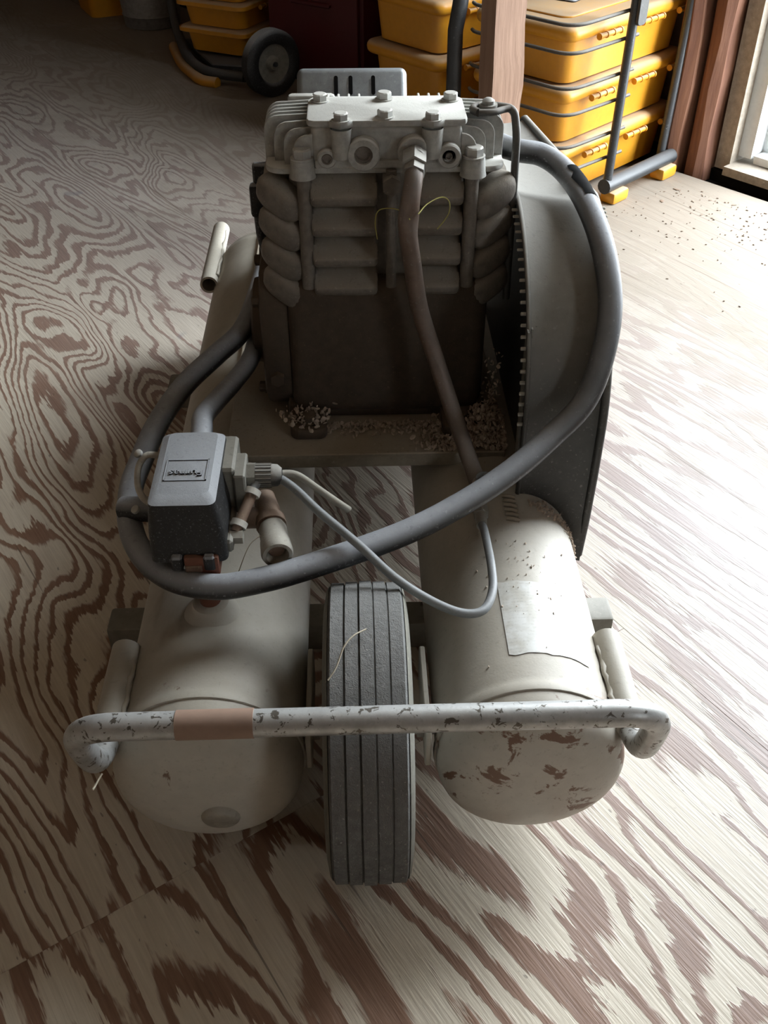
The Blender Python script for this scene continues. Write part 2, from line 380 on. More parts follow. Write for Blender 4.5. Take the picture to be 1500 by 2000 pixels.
o = obj('sill_strip', bm, 'white', None, 40); roomobj(o); o.parent = dr; o.matrix_parent_inverse = world_of(dr).inverted()

# ------------------------------------------------------------------ the air compressor
ROOT = thing('air_compressor', 'dusty grey twin-tank wheelbarrow air compressor with front wheel on plywood floor', 'compressor', (.006, 1.2, 0))
def part(name, bm, mat, smooth=35, parent=None, **kw): return obj(name, bm, mat, parent or ROOT, smooth, **kw)
TR, ZT, Y0, Y1 = .102, .152, .672, 1.80
XL, XR = -.168, .180
def dome(y, s, d=.048, n=14):
    """2:1-like dished end with a tighter knuckle"""
    return [(y+s*d*math.sin(PI/2*k/n)**.65, TR*max(0, math.cos(PI/2*k/n))**.65) for k in range(n+1)]
tanks = {}
for side, X in (('l', XL), ('r', XR)):
    prof = [(p, r) for p, r in dome(Y0, -1)][::-1]
    prof[0] = (prof[0][0], 0.0)
    prof += [(Y0, TR+.0022), (Y0+.006, TR+.003), (Y0+.012, TR+.0005), (Y0+.02, TR)]
    prof += [(Y1-.02, TR), (Y1-.012, TR+.0025), (Y1-.004, TR+.0025)]
    back = dome(Y1, 1); back[-1] = (back[-1][0], 0.0); prof += back
    bm = B(); lathe(bm, prof, (X, 0, ZT), (0, 1, 0), 56)
    tk = part('tank', bm, 'tank' if side == 'l' else 'tank_r', 50); tanks[side] = tk
    sg = -1 if side == 'l' else 1
    for ya, yb in ((.655, .788), (1.69, 1.935)):     # handle sockets welded along the outer flank
        bm = B(); xs = X+sg*.1005
        prof = [(ya, .0125), (ya, .0165), (yb, .0165), (yb, .0125), (ya+.01, .0125)]
        lathe(bm, prof, (xs, 0, .205), (0, 1, 0), 22)
        so = part('handle_socket', bm, 'tank', 35, tk)
        bm = B(); rnd = random.Random(5)
        pth = [(xs-sg*.0135+(rnd.random()-.5)*.003, ya+.02+(yb-ya-.04)*k/14, .205+.0085+(rnd.random()-.5)*.003) for k in range(15)]
        tube(bm, pth, [.0018+.0018*rnd.random() for _ in pth], 8); part('weld_bead', bm, 'tank', 60, tk)
# recessed end boss and bung on the left tank
bm = B(); lathe(bm, [(-.002, 0), (-.002, .017), (.000, .0195), (.003, .021), (.010, .022)], (XL+.012, Y0-.0498, ZT-.040), (0, 1, .22), 24); part('end_plug', bm, 'coupler', 40, tanks['l'])
bm = B(); lathe(bm, [(-.012, .034), (-.002, .030), (.004, .022), (.012, .020), (.014, .0165), (.014, 0)], (XL, .800, ZT+TR), (0, 0, 1), 28); part('bung', bm, 'tank', 40, tanks['l'])
# faded paper label wrapped on the right tank
def wrap_patch(X, a0, a1, ya, yb, r, na=14, nb=10, jit=0):
    bm = B(); rnd = random.Random(2); V = []
    for i in range(na+1):
        a = math.radians(a0+(a1-a0)*i/na)
        V.append([bm.verts.new((X+(r)*math.sin(a), ya+(yb-ya)*j/nb+(rnd.random()-.5)*jit*(j in (0, nb)), ZT+r*math.cos(a))) for j in range(nb+1)])
    for A, C in zip(V, V[1:]):
        for j in range(nb): bm.faces.new([A[j], A[j+1], C[j+1], C[j]])
    return bm
k = NT('faded_label'); v = k.coords(); n = k.noise(v, 26, 5, .6); n2 = k.noise(k.coords(scale=(1, 1, 1)), 320, 3, .7)
sep = k.n('ShaderNodeSeparateXYZ', {0: v})
rows_ = k.rampf(k.math('SINE', k.math('MULTIPLY', sep.outputs[1], 1250.)), .1, .5)
ink = k.math('MULTIPLY', k.math('MULTIPLY', rows_, k.rampf(n2, .48, .6)), k.rampf(n, .3, .6))
cc = k.mix(k.math('MULTIPLY', k.rampf(n, .42, .58), .8), (.62, .61, .57), (.45, .42, .355))
k.bs(Base_Color=k.mix(k.math('MULTIPLY', ink, .45), cc, (.30, .28, .25)), Roughness=.5); M['label'] = k.m
part('paper_label', wrap_patch(XR, -13, 40, .722, .835, TR+.0009, jit=.003), 'label', 40, tanks['r'], label='faded paper instruction label')
# bare-metal scuffs, straw dirt on the right tank
bm = B(); rnd = random.Random(11)
for _ in range(60):
    a = math.radians(rnd.gauss(2, 14)); y = rnd.gauss(.86, .06); r = TR+.001; p = Vector((XR+r*math.sin(a), y, ZT+r*math.cos(a)))
    s = rnd.uniform(.0004, .0014); bmesh.ops.create_icosphere(bm, subdivisions=1, radius=s, matrix=Matrix.Translation(p) @ Euler((rnd.random()*3,)*3).to_matrix().to_4x4() @ Matrix.Diagonal((1, rnd.uniform(.5, 2.5), .5, 1)))
part('dirt_crumbs', bm, 'debris', 0, tanks['r'], kind='stuff')

# cross bars: square tube skids under the tanks
for ya in (.968, 1.592):
    bm = B(); box(bm, -.353, .352, ya, ya+.046, .0, .050, .005, 2); cb = part('crossbar', bm, 'bar', 30)
# base plate over the tanks
bm = B(); box(bm, -.178, .197, 1.078, 1.86, .254, .262, .0015, 1); part('base_plate', bm, 'plate', 30)
bm = B(); box(bm, -.178, .197, 1.0785, 1.084, .240, .256, .001, 1); part('plate_lip', bm, 'plate', 30)

# wheel
WY, WX, WR, WW = .700, .004, .163, .0455
prof = []
hw = WW-.008
prof += [(-.026, .060), (-.040, .085), (-WW, .115), (-WW+.002, .138), (-hw-.003, .153), (-hw, WR-.0035)]
edges = [-.0375, -.0225, -.0075, .0075, .0225, .0375]
for i, (a, b) in enumerate(zip(edges, edges[1:])):
    g = .0011
    ra = WR-.002*(abs((a+b)/2)/.03)
    prof += [(a+g, ra), (b-g, ra)]
    if i < 4: prof += [(b-g*.6, ra-.0024), (b+g*.6, ra-.0024)]
prof += [(hw, WR-.0035), (hw+.003, .153), (WW-.002, .138), (WW, .115), (.040, .085), (.026, .060)]
bm = B(); lathe(bm, prof, (WX, WY, WR), (1, 0, 0), 96); wheel = part('tire', bm, 'tire', 30)
for s in (-1, 1):
    bm = B(); lathe(bm, [(s*(WW+.0004), .112), (s*(WW-.0008), .139), (s*(hw+.0045), .1535), (s*(hw+.002), .1575)], (WX, WY, WR), (1, 0, 0), 80); part('sidewall', bm, 'sidewall', 50, wheel)
bm = B(); lathe(bm, [(-.03, .0), (-.03, .02), (-.012, .025), (-.012, .05), (-.03, .062), (-.03, .068), (.03, .068), (.03, .062), (.012, .05), (.012, .025), (.03, .02), (.03, 0)], (WX, WY, WR), (1, 0, 0), 40); part('wheel_rim', bm, 'tank', 35, wheel)
bm = B(); cyl(bm, (-.10, WY, WR), (.112, WY, WR), .008, seg=16); part('axle', bm, 'steel')
for s, x in ((-1, -.060), (1, .069)):
    bm = B(); prism(bm, rrect(WY-.035, WY+.10, WR-.03, WR+.03, .012), x-.003, x+.003, 'yz', .001, 1); part('axle_bracket', bm, 'tank', 30)
    bm = B(); cyl(bm, (x-s*.003, WY, WR), (x-s*.011, WY, WR), .011, seg=6); part('axle_nut', bm, 'nut', 30)

# front U handle with tape
HB = .0131
pth = bend([(-.268, .775, .205), (-.268, .622, .205), (-.272, .588, .316), (.280, .588, .318), (.281, .622, .205), (.281, .775, .205)], .045, 10)
bm = B(); tube(bm, pth, HB, 20); hb = part('handle_bar', bm, 'steel', 60)
bm = B(); cyl(bm, (-.172, .588, .3164), (-.101, .588, .3167), HB+.0008, seg=28); part('tape_wrap', bm, 'tape', 50, hb, label='brown tape wrapped around bar')

# ---------------- pump
PX = .040; PY0 = 1.165
bm = B(); box(bm, -.090, .172, 1.160, 1.375, .268, .470, .022, 4); box(bm, -.096, .176, 1.168, 1.37, .262, .285, .004, 2)
cr = part('crankcase', bm, 'crank', 40)
for x0, y0 in ((-.092, 1.112), (.115, 1.112), (-.092, 1.37), (.115, 1.37)):
    bm = B(); prism(bm, rrect(x0, x0+.050, y0, y0+.07, .012), .262, .279, 'xy', .003, 2); ft = part('mounting_foot', bm, 'crank', 40, cr)
fb = hexbolt_mesh('foot_bolt', .0105, .013, 'crank')
for x0, y0 in ((-.067, 1.132), (.14, 1.132)): inst('foot_bolt', fb, cr, (x0, y0, .279), (0, 0, .4))
# bearing housing on the left flank
bm = B(); prism(bm, [(1.172, .30), (1.172, .43), (1.205, .468), (1.33, .468), (1.365, .43), (1.365, .30), (1.33, .268), (1.20, .268)], -.126, -.088, 'yz', .006, 2)
lathe(bm, [(0, .062), (.014, .058), (.018, .045), (.018, 0)], (-.126, 1.268, .362), (-1, 0, 0), 30)
bh = part('bearing_housing', bm, 'crank', 40)
hb2 = hexbolt_mesh('housing_bolt', .0075, .010, 'crank')
for y, z in ((1.19, .30), (1.19, .43), (1.345, .43), (1.345, .30), (1.268, .452)): inst('housing_bolt', hb2, bh, (-.126, y, z), (0, -PI/2, 0))
bm = B(); cyl(bm, (-.108, 1.173, .325), (-.108, 1.163, .325), .010, seg=6); part('drain_plug', bm, 'crank', 30, bh)
# cylinder block with deep scalloped fins in four tiers
bm = B(); box(bm, -.078, .158, 1.185, 1.345, .455, .612, .012, 3); cy = part('cylinder_block', bm, 'cyl', 40)
def scallop(w, d, h, tilt=.0):
    """rounded drooping fin: flat lit top rolling over into a lip"""
    bm = B(); n = 8; prof = [(d, h*.46), (.016, h*.46), (.008, h*.22), (-.002, -h*.02)]; rc = h*.27
    for k in range(n+1):
        a = PI*.82+PI*.62*k/n; prof.append((-.0015+rc*math.cos(a), -h*.24+rc*math.sin(a)))
    prof += [(.010, -h*.40), (d, -h*.36)]
    f0 = [bm.verts.new((-w/2, y, z)) for y, z in prof]; f1 = [bm.verts.new((w/2, y, z)) for y, z in prof]
    bm.faces.new(f0); bm.faces.new(f1[::-1]); m = len(prof); sides = []
    for i in range(m): sides.append(bm.faces.new([f0[i], f0[(i+1) % m], f1[(i+1) % m], f1[i]]))
    es = [e for e in bm.edges if abs(e.verts[0].co.x-e.verts[1].co.x) < 1e-6]
    bmesh.ops.bevel(bm, geom=es, offset=.0055, segments=3, profile=.5, affect='EDGES')
    bmesh.ops.recalc_face_normals(bm, faces=bm.faces[:])
    me = bpy.data.meshes.new('cooling_fin'); bm.to_mesh(me); bm.free(); me.materials.append(M['cyl'])
    for p in me.polygons: p.use_smooth = True
    me.set_sharp_from_angle(angle=math.radians(50)); return me
tiers = [(.589, .032), (.551, .033), (.511, .035), (.472, .034)]
fL, fR = scallop(.080, .03, .034), scallop(.056, .03, .034)
for zc, h in tiers:
    inst('cooling_fin', fL, cy, (-.0115, 1.164, zc-.002), (0, 0, 0))
    inst('cooling_fin', fR, cy, (.104, 1.164, zc-.002), (0, 0, 0))
def lobe():
    bm = B(); bmesh.ops.create_uvsphere(bm, u_segments=20, v_segments=12, radius=1)
    for v in bm.verts:
        p = v.co; s = lambda t, e: math.copysign(abs(t)**e, t)
        v.co = Vector((s(p.x, .7)*.033, s(p.y, .7)*.020, s(p.z, .75)*.0205))
        v.co.z -= .010*((v.co.x+.03)/.06)
    me = bpy.data.meshes.new('corner_fin'); bm.to_mesh(me); bm.free(); me.materials.append(M['cyl'])
    for q in me.polygons: q.use_smooth = True
    return me
lb = lobe()
for zc, h in tiers:
    o = inst('corner_fin', lb, cy, (-.087, 1.186, zc-.012), (0, .25, -.55))
    o = inst('corner_fin', lb, cy, (.168, 1.186, zc-.012), (0, .25, PI+.55))
    for yy in (1.235, 1.29):
        inst('corner_fin', lb, cy, (-.092, yy, zc-.006), (0, 0, -PI/2)); inst('corner_fin', lb, cy, (.172, yy, zc-.006), (0, 0, PI/2))
for x, r in ((-.0585, .0085), (.1415, .0085), (.0455, .0065)):
    bm = B(); cyl(bm, (x, 1.166, .462), (x, 1.166, .612), r, seg=16); part('stud_bolt', bm, 'cyl', 50, cy)
bm = B(); cyl(bm, (.0455, 1.150, .597), (.0455, 1.19, .597), .012, seg=6); part('hex_plug', bm, 'cyl', 30, cy)
bm = B(); box(bm, .127, .142, 1.1475, 1.15, .538, .546); bm.free()

# cylinder head
bm = B()
prism(bm, rrect(-.104, .181, 1.170, 1.345, .020, 6), .606, .6135, 'xy', .002, 2)
box(bm, -.048, .128, 1.168, 1.262, .612, .6615, .007, 3)
for x, z, r, L in ((.0125, .633, .0195, 1.1525), (.0715, .634, .0195, 1.1525), (-.030, .627, .0115, 1.158), (.1125, .629, .0145, 1.156)):
    lathe(bm, [(0, r), (-.002+1.168-L, r), (1.168-L, r-.0018), (1.168-L, r*.56), (.002, r*.54), (.002, 0)], (x, 1.170, z), (0, -1, 0), 28)
box(bm, -.045, .125, 1.1645, 1.172, .614, .624, .003, 2)
for x in (-.013, .0925): lathe(bm, [(0, .0105), (.030, .0125), (.034, .0125)], (x, 1.163, .628), (0, 0, 1), 18)
hd = part('cylinder_head', bm, 'alu', 40)
for x in (.0125, -.030, .1125): # dark bores
    r = {.0125: .0105, -.030: .006, .1125: .004}[x]; z = {.0125: .633, -.030: .627, .1125: .629}[x]
    bm = B(); lathe(bm, [(0, 0), (0, r), (-.0035, r), (-.0035, r*.80), (.001, r*.78), (.001, 0)], (x, 1.1625, z), (0, 1, 0), 20); part('port_plug', bm, 'cyl', 40, hd)
# cover plate
cv = []
cv += [(.1335, 1.252), (-.052, 1.252)]
cv = [(.117, 1.2555), (.128, 1.252), (.1335, 1.244), (.1335, 1.176), (.131, 1.169), (.125, 1.166), (.107, 1.166), (.102, 1.160), (.093, 1.1555), (.084, 1.160), (.079, 1.165), (.001, 1.165), (-.004, 1.160), (-.013, 1.1555), (-.022, 1.160), (-.028, 1.166), (-.044, 1.166), (-.0505, 1.170), (-.0525, 1.176), (-.0525, 1.244), (-.048, 1.252), (-.040, 1.2555)]
bm = B(); prism(bm, cv, .6615, .6695, 'xy', .0022, 2); part('cover_plate', bm, 'alu', 30, hd)
cb_ = hexbolt_mesh('cover_bolt', .0090, .0092, 'bolt')
for i, (x, y) in enumerate(((-.013, 1.1655), (.038, 1.176), (.0925, 1.1655), (-.038, 1.236), (.039, 1.241), (.1185, 1.236))):
    inst('cover_bolt', cb_, hd, (x, y, .6695), (0, 0, i*.37))
# fins on the wings of the head
for s in (-1, 1):
    for i in range(8):
        y = 1.172+.0125*i; xo = (.105 if s < 0 else .1815); inn = (.046 if s < 0 else .127)
        outx = xo-max(0, (3-i))*.012; top = .652+min(i, 3)*.0035
        poly = []
        a, b = sorted((s*inn if s > 0 else -inn, s*outx if s > 0 else -outx))
        rr = .018
        if s > 0: poly = [(a, .610), (b, .610)]+[(b-rr+rr*math.cos(PI/2*k/6), top-rr+rr*math.sin(PI/2*k/6)) for k in range(7)]+[(a, top+.002)]
        else: poly = [(b, .610), (a, .610)]+[(a+rr-rr*math.cos(PI/2*k/6), top-rr+rr*math.sin(PI/2*k/6)) for k in range(7)]+[(b, top+.002)]
        bm = B(); prism(bm, poly, y-.0014, y+.0014, 'xz', .0006, 1); part('head_fin', bm, 'alu', 30, hd)
for x0 in (-.030, .080):
    bm = B(); box(bm, x0-.002, x0+.042, 1.256, 1.259, .655, .664); part('comb_base', bm, 'alu', 30, hd)
    for i in range(4):
        bm = B(); box(bm, x0+.0125*i, x0+.0125*i+.003, 1.256, 1.268, .640, .6685-.0*(x0 < 0), .0008, 1); part('head_fin', bm, 'alu', 30, hd)
# corner bosses and head bolts
hbm = hexbolt_mesh('head_bolt', .0112, .0125, 'bolt')
for x in (-.0595, .1425):
    bm = B(); lathe(bm, [(0, .0160), (.004, .0150), (.021, .0135), (.022, 0)], (x, 1.168, .604), (0, 0, 1), 22); part('bolt_boss', bm, 'alu', 40, hd)
    inst('head_bolt', hbm, hd, (x, 1.168, .6255), (0, 0, .2))
bm = B(); lathe(bm, [(0, .011), (.006, .011), (.006, .0075), (.010, .0075), (.0125, .004), (.0125, 0)], (.1605, 1.206, .668), (0, 0, 1), 20); part('clip_screw', bm, 'nut', 40, hd)
bm = B(); tube(bm, bend([(.148, 1.190, .669), (.141, 1.200, .669), (.146, 1.214, .669), (.162, 1.217, .669), (.192, 1.207, .668), (.196, 1.198, .640), (.1965, 1.190, .56), (.198, 1.19, .43)], .010, 5), .0048, 10); tube(bm, bend([(.148, 1.190, .669), (.165, 1.189, .669), (.178, 1.203, .668), (.186, 1.207, .668)], .01, 4), .0042, 8)
part('guard_clip_rod', bm, 'wire', 50, hd)

# discharge line: nut, elbow and bent tube, dented near the top
bm = B(); lathe(bm, [(0, .012), (.010, .0135), (.014, .012)], (.0715, 1.153, .633), (0, -1, 0), 20)
cyl(bm, (.0715, 1.150, .633), (.0700, 1.128, .628), .0155, seg=6); cyl(bm, (.0715, 1.134, .630), (.0695, 1.121, .624), .0128, seg=6)
part('compression_nut', bm, 'nut', 30)
pts = [(.071, 1.135, .630), (.069, 1.118, .620), (.0655, 1.108, .600), (.063, 1.106, .578), (.0635, 1.107, .555), (.068, 1.109, .525), (.0785, 1.11, .461), (.100, 1.10, .394), (.120, 1.08, .337), (.140, 1.052, .285), (.152, 1.025, .258), (.158, 1.01, .240)]
pth = smooth_path(pts, 6); rr = []
for i, p in enumerate(pth):
    d = math.exp(-((p.z-.578)/.016)**2); rr.append((.0108-.0030*d, .0108+.0035*d))
bm = B(); tube(bm, pth, rr, 18); part('discharge_tube', bm, 'tube', 60)
# check valve and fittings on the right tank
bm = B(); lathe(bm, [(-.02, .026), (0, .022), (.004, .016), (.022, .016), (.022, .012), (.03, .012)], (.160, 1.0, ZT+TR-.005), (0, 0, 1), 24); part('check_valve', bm, 'nut', 40)
bm = B(); cyl(bm, (.150, .978, .262), (.150, .945, .262), .010, seg=6); cyl(bm, (.149, .945, .262), (.148, .922, .265), .0075, .0065, seg=16); part('unloader_fitting', bm, 'nut', 30)
# row of weld ripples on the tank next to the guard
for i in range(6):
    bm = B(); tube(bm, [(.182, .992-.009*i, .2545), (.190, .990-.009*i, .2555), (.198, .989-.009*i, .2535)], .0028, 8); part('weld_ripple', bm, 'plate', 60, tanks['r'])

# ---------------- belt guard
GX0, GX1, GC, GR = .203, .298, (1.22, .345), .220
RC, RR_ = (1.72, .385), .098
def guard_profile(off=0.):
    pr = [(GC[0]-GR-off, .14), (GC[0]-GR-off, .22), (GC[0]-GR-off, .28)]
    for k in range(25):
        a = PI-(PI/2-.10)*k/24; pr.append((GC[0]+(GR+off)*math.cos(a), GC[1]+(GR+off)*math.sin(a)))
    for k in range(15):
        a = PI/2-.10+.26-(PI+.1)*k/14 if False else (PI/2-.06)-(PI*.92)*k/14; pr.append((RC[0]+(RR_+off)*math.cos(a), RC[1]+(RR_+off)*math.sin(a)))
    return pr
def tank_z(x): # tank surface below the guard
    d = abs(x-XR); return ZT+math.sqrt(TR*TR-d*d)-.004 if d < TR else .135
bm = B(); prof = guard_profile(); W = 10; V = []
for i, (y, z) in enumerate(prof):
    row = []
    for j in range(W+1):
        t = j/W; x = GX0+(GX1-GX0)*t; dish = -.007*math.sin(PI*t)**.7
        c = Vector((0, y-(GC[0] if y < 1.5 else RC[0]), z-(GC[1] if y < 1.5 else RC[1])))
        if i < 3: c = Vector((0, -1, 0))
        c.normalize(); zz = z
        if i == 0: zz = max(.132, tank_z(x)-.022)
        if i == 1: zz = max(.19, tank_z(x)+.012)
        row.append(bm.verts.new((x, y+c.y*dish, zz+c.z*dish)))
    V.append(row)
for A, C in zip(V, V[1:]):
    for j in range(W): bm.faces.new([A[j], A[j+1], C[j+1], C[j]])
bmesh.ops.recalc_face_normals(bm, faces=bm.faces[:]); bmesh.ops.solidify(bm, geom=bm.faces[:], thickness=.0015)
gd = part('belt_guard', bm, 'guard', 45)
pr = guard_profile(.001); pr[0] = (pr[0][0]+.012, .135); pr[1] = (pr[1][0]+.004, .2)
bm = B(); tube(bm, [(GX1, y, z) for y, z in pr], .0055, 10); part('rolled_edge', bm, 'guard', 60, gd)
pl_ = guard_profile(.001); pl_[0] = (pl_[0][0]+.004, .215); pl_[1] = (pl_[1][0]+.002, .25)
bm = B(); tube(bm, [(GX0, y, z) for y, z in pl_], .0030, 8); part('rolled_edge', bm, 'guard', 60, gd)
# inner backing panel and spaced strips seen edge-on beside the pump
poly = [(y, z) for y, z in guard_profile(-.008)]
bm = B(); prism(bm, poly, .2165, .218, 'yz'); part('inner_panel', bm, 'guard', 30, gd)
for i in range(3):
    x = .2005+.0055*i; ya = 1.014+.008*i
    bm = B(); prism(bm, [(ya, .262), (ya+.016, .262), (ya+.016+.012, .47), (ya+.012, .47)], x, x+.002, 'yz'); part('guard_strip', bm, 'bar', 30, gd)
tooth = B(); box(tooth, -.0075, .0, -.0022, .0022, -.0016, .0016, .0007, 1); tm = bpy.data.meshes.new('mesh_tooth'); bmesh.ops.recalc_face_normals(tooth, faces=tooth.faces[:]); tooth.to_mesh(tm); tooth.free(); tm.materials.append(M['nylon'])
for k in range(24):
    a = PI*.985-(PI/2*.93)*k/23; rj = random.Random(k).random()
    inst('mesh_tooth', tm, gd, (GX0-.001, GC[0]+(GR-.006)*math.cos(a), GC[1]+(GR-.006)*math.sin(a)), (-(a-PI/2)+.0, 0, 0))
    a2 = math.radians(150-46*k/23)
    inst('mesh_tooth', tm, gd, (GX1+.0085, GC[0]+(GR+.003)*math.cos(a2), GC[1]+(GR+.003)*math.sin(a2)), (-(a2-PI/2), 0, 0))
for k in range(11):     # pale bars, coloured as light showing through the mesh at the rolled edge
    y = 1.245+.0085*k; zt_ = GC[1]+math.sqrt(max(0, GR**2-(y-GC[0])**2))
    bm = B(); box(bm, GX1-.019, GX1-.011, y-.0014, y+.0014, zt_-.006, zt_-.0005); part('slit_light', bm, 'nylon', 0, gd)
# expanded-metal outer side
bm = B()
def inside(y, z):
    return math.hypot(y-GC[0], z-GC[1]) < GR-.004 or math.hypot(y-RC[0], z-RC[1]) < RR_-.004 or (GC[0] < y < RC[0] and .292 < z < .56-.16*(y-1.22))
st = .022
for i in range(60):
    for j in range(40):
        y = 1.0+st*i*.5; z = .14+.011*2*j+(.011 if i % 2 else 0)
        for dy, dz in ((st*.5, .011), (st*.5, -.011)):
            if inside(y, z) and inside(y+dy, z+dz):
                n = Vector((0, -dz, dy)).normalized()*.0011
                p, q = Vector((GX1-.001, y, z)), Vector((GX1-.001, y+dy, z+dz)); vs = [p+n, q+n, q-n, p-n]
                f = bm.faces.new([bm.verts.new(t) for t in vs])
r = bmesh.ops.extrude_face_region(bm, geom=bm.faces[:]); bmesh.ops.translate(bm, verts=[e for e in r['geom'] if isinstance(e, bmesh.types.BMVert)], vec=(.0012, 0, 0))
part('expanded_mesh', bm, 'guard', 0, gd, kind='stuff')
# flywheel and belt inside the guard
bm = B(); lathe(bm, [(-.018, .03), (-.018, .15), (-.02, .15), (-.02, .175), (-.012, .178), (0, .168), (.012, .178), (.02, .175), (.02, .03)], (.252, GC[0]+.01, .362), (1, 0, 0), 48); part('flywheel', bm, 'crank', 35)
bm = B(); pth = [(.252, 1.23+.175*math.cos(a), .362+.175*math.sin(a)) for a in [PI/2+.1+k*(PI-.2)/16 for k in range(17)]]+[(.252, 1.70+.05*math.cos(a), .385+.05*math.sin(a)) for a in [-PI/2+k*PI/10 for k in range(11)]]
tube(bm, pth+[pth[0]], .006, 8); part('drive_belt', bm, 'black', 60)

# ---------------- motor behind the pump
bm = B(); lathe(bm, [(-.150, 0), (-.150, .05), (-.140, .078), (-.120, .092), (-.095, .096), (.095, .096), (.12, .092), (.14, .078), (.15, .05), (.15, 0)], (.02, 1.62, .395), (1, 0, 0), 44); mo = part('motor', bm, 'steelbox', 40)
bm = B(); cyl(bm, (.17, 1.62, .395), (.235, 1.62, .395), .012, seg=16); part('motor_shaft', bm, 'steel', 50, mo)
for x in (-.07, .11):
    bm = B(); prism(bm, [(1.53, .262), (1.71, .262), (1.71, .272), (1.67, .315), (1.57, .315), (1.53, .272)], x-.02, x+.02, 'yz', .002, 1); part('motor_foot', bm, 'crank', 30, mo)
TILT = Matrix.Translation((0, 1.571, .549)) @ Matrix.Rotation(math.radians(-35), 4, 'X')     # cover leans back over the motor
bm = B(); box(bm, -.082, .084, -.025, .030, -.095, .060, .010, 4); bm.transform(TILT); cp = part('capacitor_cover', bm, 'steelbox', 40, mo)
for x in (-.023, -.001, .033):
    bm = B(); prism(bm, rrect(x-.0030, x+.0030, .018, .046, .003, 4), -.0262, -.0245, 'xz'); bm.transform(TILT); part('vent_slot', bm, 'dark', 30, cp)
bm = B(); prism(bm, rrect(-.10, -.045, 1.30, 1.345, .006), .655, .664, 'xy', .003, 2); bm.free()
bm = B(); box(bm, -.078, -.02, 1.262, 1.275, .640, .6685, .005, 2); part('intake_rib', bm, 'alu', 40, hd)
# breather line on the left of the cylinder
bm = B(); box(bm, -.138, -.118, 1.292, 1.312, .500, .545, .005, 2); box(bm, -.132, -.105, 1.296, 1.309, .545, .572, .003, 1); br = part('breather', bm, 'black', 40)
bm = B(); tube(bm, smooth_path([(-.128, 1.302, .505), (-.126, 1.302, .47), (-.118, 1.300, .43), (-.112, 1.295, .40)], 5), .0075, 12); part('breather_hose', bm, 'black', 60, br)

# nest of shavings and dust on the base plate
bm = B(); rnd = random.Random(21)
def flake(p, s):
    m = Matrix.Translation(p) @ Euler((rnd.random()*6, rnd.random()*6, rnd.random()*6)).to_matrix().to_4x4() @ Matrix.Diagonal((s, s*rnd.uniform(.4, .9), s*.25, 1))
    bmesh.ops.create_icosphere(bm, subdivisions=1, radius=1, matrix=m)
for _ in range(1300):
    x = min(.196, rnd.gauss(.158, .03)); y = 1.081+abs(rnd.gauss(0, .04)); h = .045*math.exp(-((x-.172)/.03)**2-((y-1.125)/.04)**2)
    flake((x, y, .262+rnd.random()*h+.002), rnd.uniform(.0018, .0055))
for _ in range(420):
    x = rnd.uniform(-.05, .14); flake((x, 1.148-abs(rnd.gauss(0, .014)), .264+rnd.random()*.004), rnd.uniform(.0012, .004))
for _ in range(160):
    flake((rnd.gauss(-.070, .016), rnd.gauss(1.135, .012), .280+rnd.random()*.012), rnd.uniform(.0015, .005))
for _ in range(120):
    flake((rnd.gauss(.186, .006), 1.155+rnd.random()*.03, .265+rnd.random()*.11*rnd.random()), rnd.uniform(.0015, .004))
nest = part('shavings_pile', bm, 'debris', 0, kind='stuff', label='heap of shavings and dust beside the crankcase')
bm = B()
for _ in range(220):
    a = rnd.uniform(20, 85); x = XR+(TR+.002)*math.sin(math.radians(a)); z = ZT+(TR+.001)*math.cos(math.radians(a)); flake((x, .985+rnd.gauss(0, .006), z), rnd.uniform(.001, .0035))
part('guard_dirt', bm, 'debris', 0, kind='stuff')

# ---------------- pressure switch
bm = B(); cyl(bm, (XL, .800, .262), (XL, .800, .345), .0115, seg=18); part('pipe_nipple', bm, 'rust', 50)
bm = B(); box(bm, -.187, -.150, .785, .822, .318, .345, .003, 2); pt = part('pipe_tee', bm, 'rust', 30)
sw = []
bm = B(); box(bm, -.216, -.136, .802, .925, .335, .352, .003, 1); box(bm, -.216, -.134, .86, .925, .35, .404, .003, 1); swb = part('switch_base', bm, 'bar', 30)
# cover: tapered black shell with sloped shoulders
bm = B()
rings = [((-.2225, -.141), (.790, .930), .335), ((-.221, -.142), (.792, .928), .372), ((-.217, -.1475), (.795, .922), .408), ((-.2085, -.155), (.806, .917), .4135)]
R_ = []
for (xa, xb), (ya, yb), z in rings: R_.append([bm.verts.new((x, y, z)) for x, y in rrect(xa, xb, ya, yb, .008, 4)])
for A, C in zip(R_, R_[1:]):
    n = len(A)
    for i in range(n): bm.faces.new([A[i], A[(i+1) % n], C[(i+1) % n], C[i]])
bm.faces.new(R_[-1]); bm.faces.new(R_[0][::-1])
cvr = part('switch_cover', bm, 'black', 30)
# raised label frame and lettering, read from the other side
bm = B(); fx0, fx1, fy0, fy1, zf = -.2045, -.1595, .829, .866, .4132
for a in ((fx0, fx1, fy0, fy0+.0014), (fx0, fx1, fy1-.0014, fy1), (fx0, fx0+.0014, fy0, fy1), (fx1-.0014, fx1, fy0, fy1)): box(bm, *a, zf, zf+.0013)
part('label_frame', bm, 'black', 0, cvr)
cu = bpy.data.curves.new('lettering', 'FONT'); cu.body = 'Furnas'; cu.size = .0135; cu.extrude = .0012; cu.align_x = 'CENTER'; cu.align_y = 'CENTER'
to = bpy.data.objects.new('tmp_text', cu); col.objects.link(to); bpy.context.view_layer.update()
tme = bpy.data.meshes.new_from_object(to.evaluated_get(bpy.context.evaluated_depsgraph_get())); bpy.data.objects.remove(to); tme.materials.clear(); tme.materials.append(M['black'])
inst('lettering', tme, cvr, ((fx0+fx1)/2, .842, .4141), (0, 0, PI))
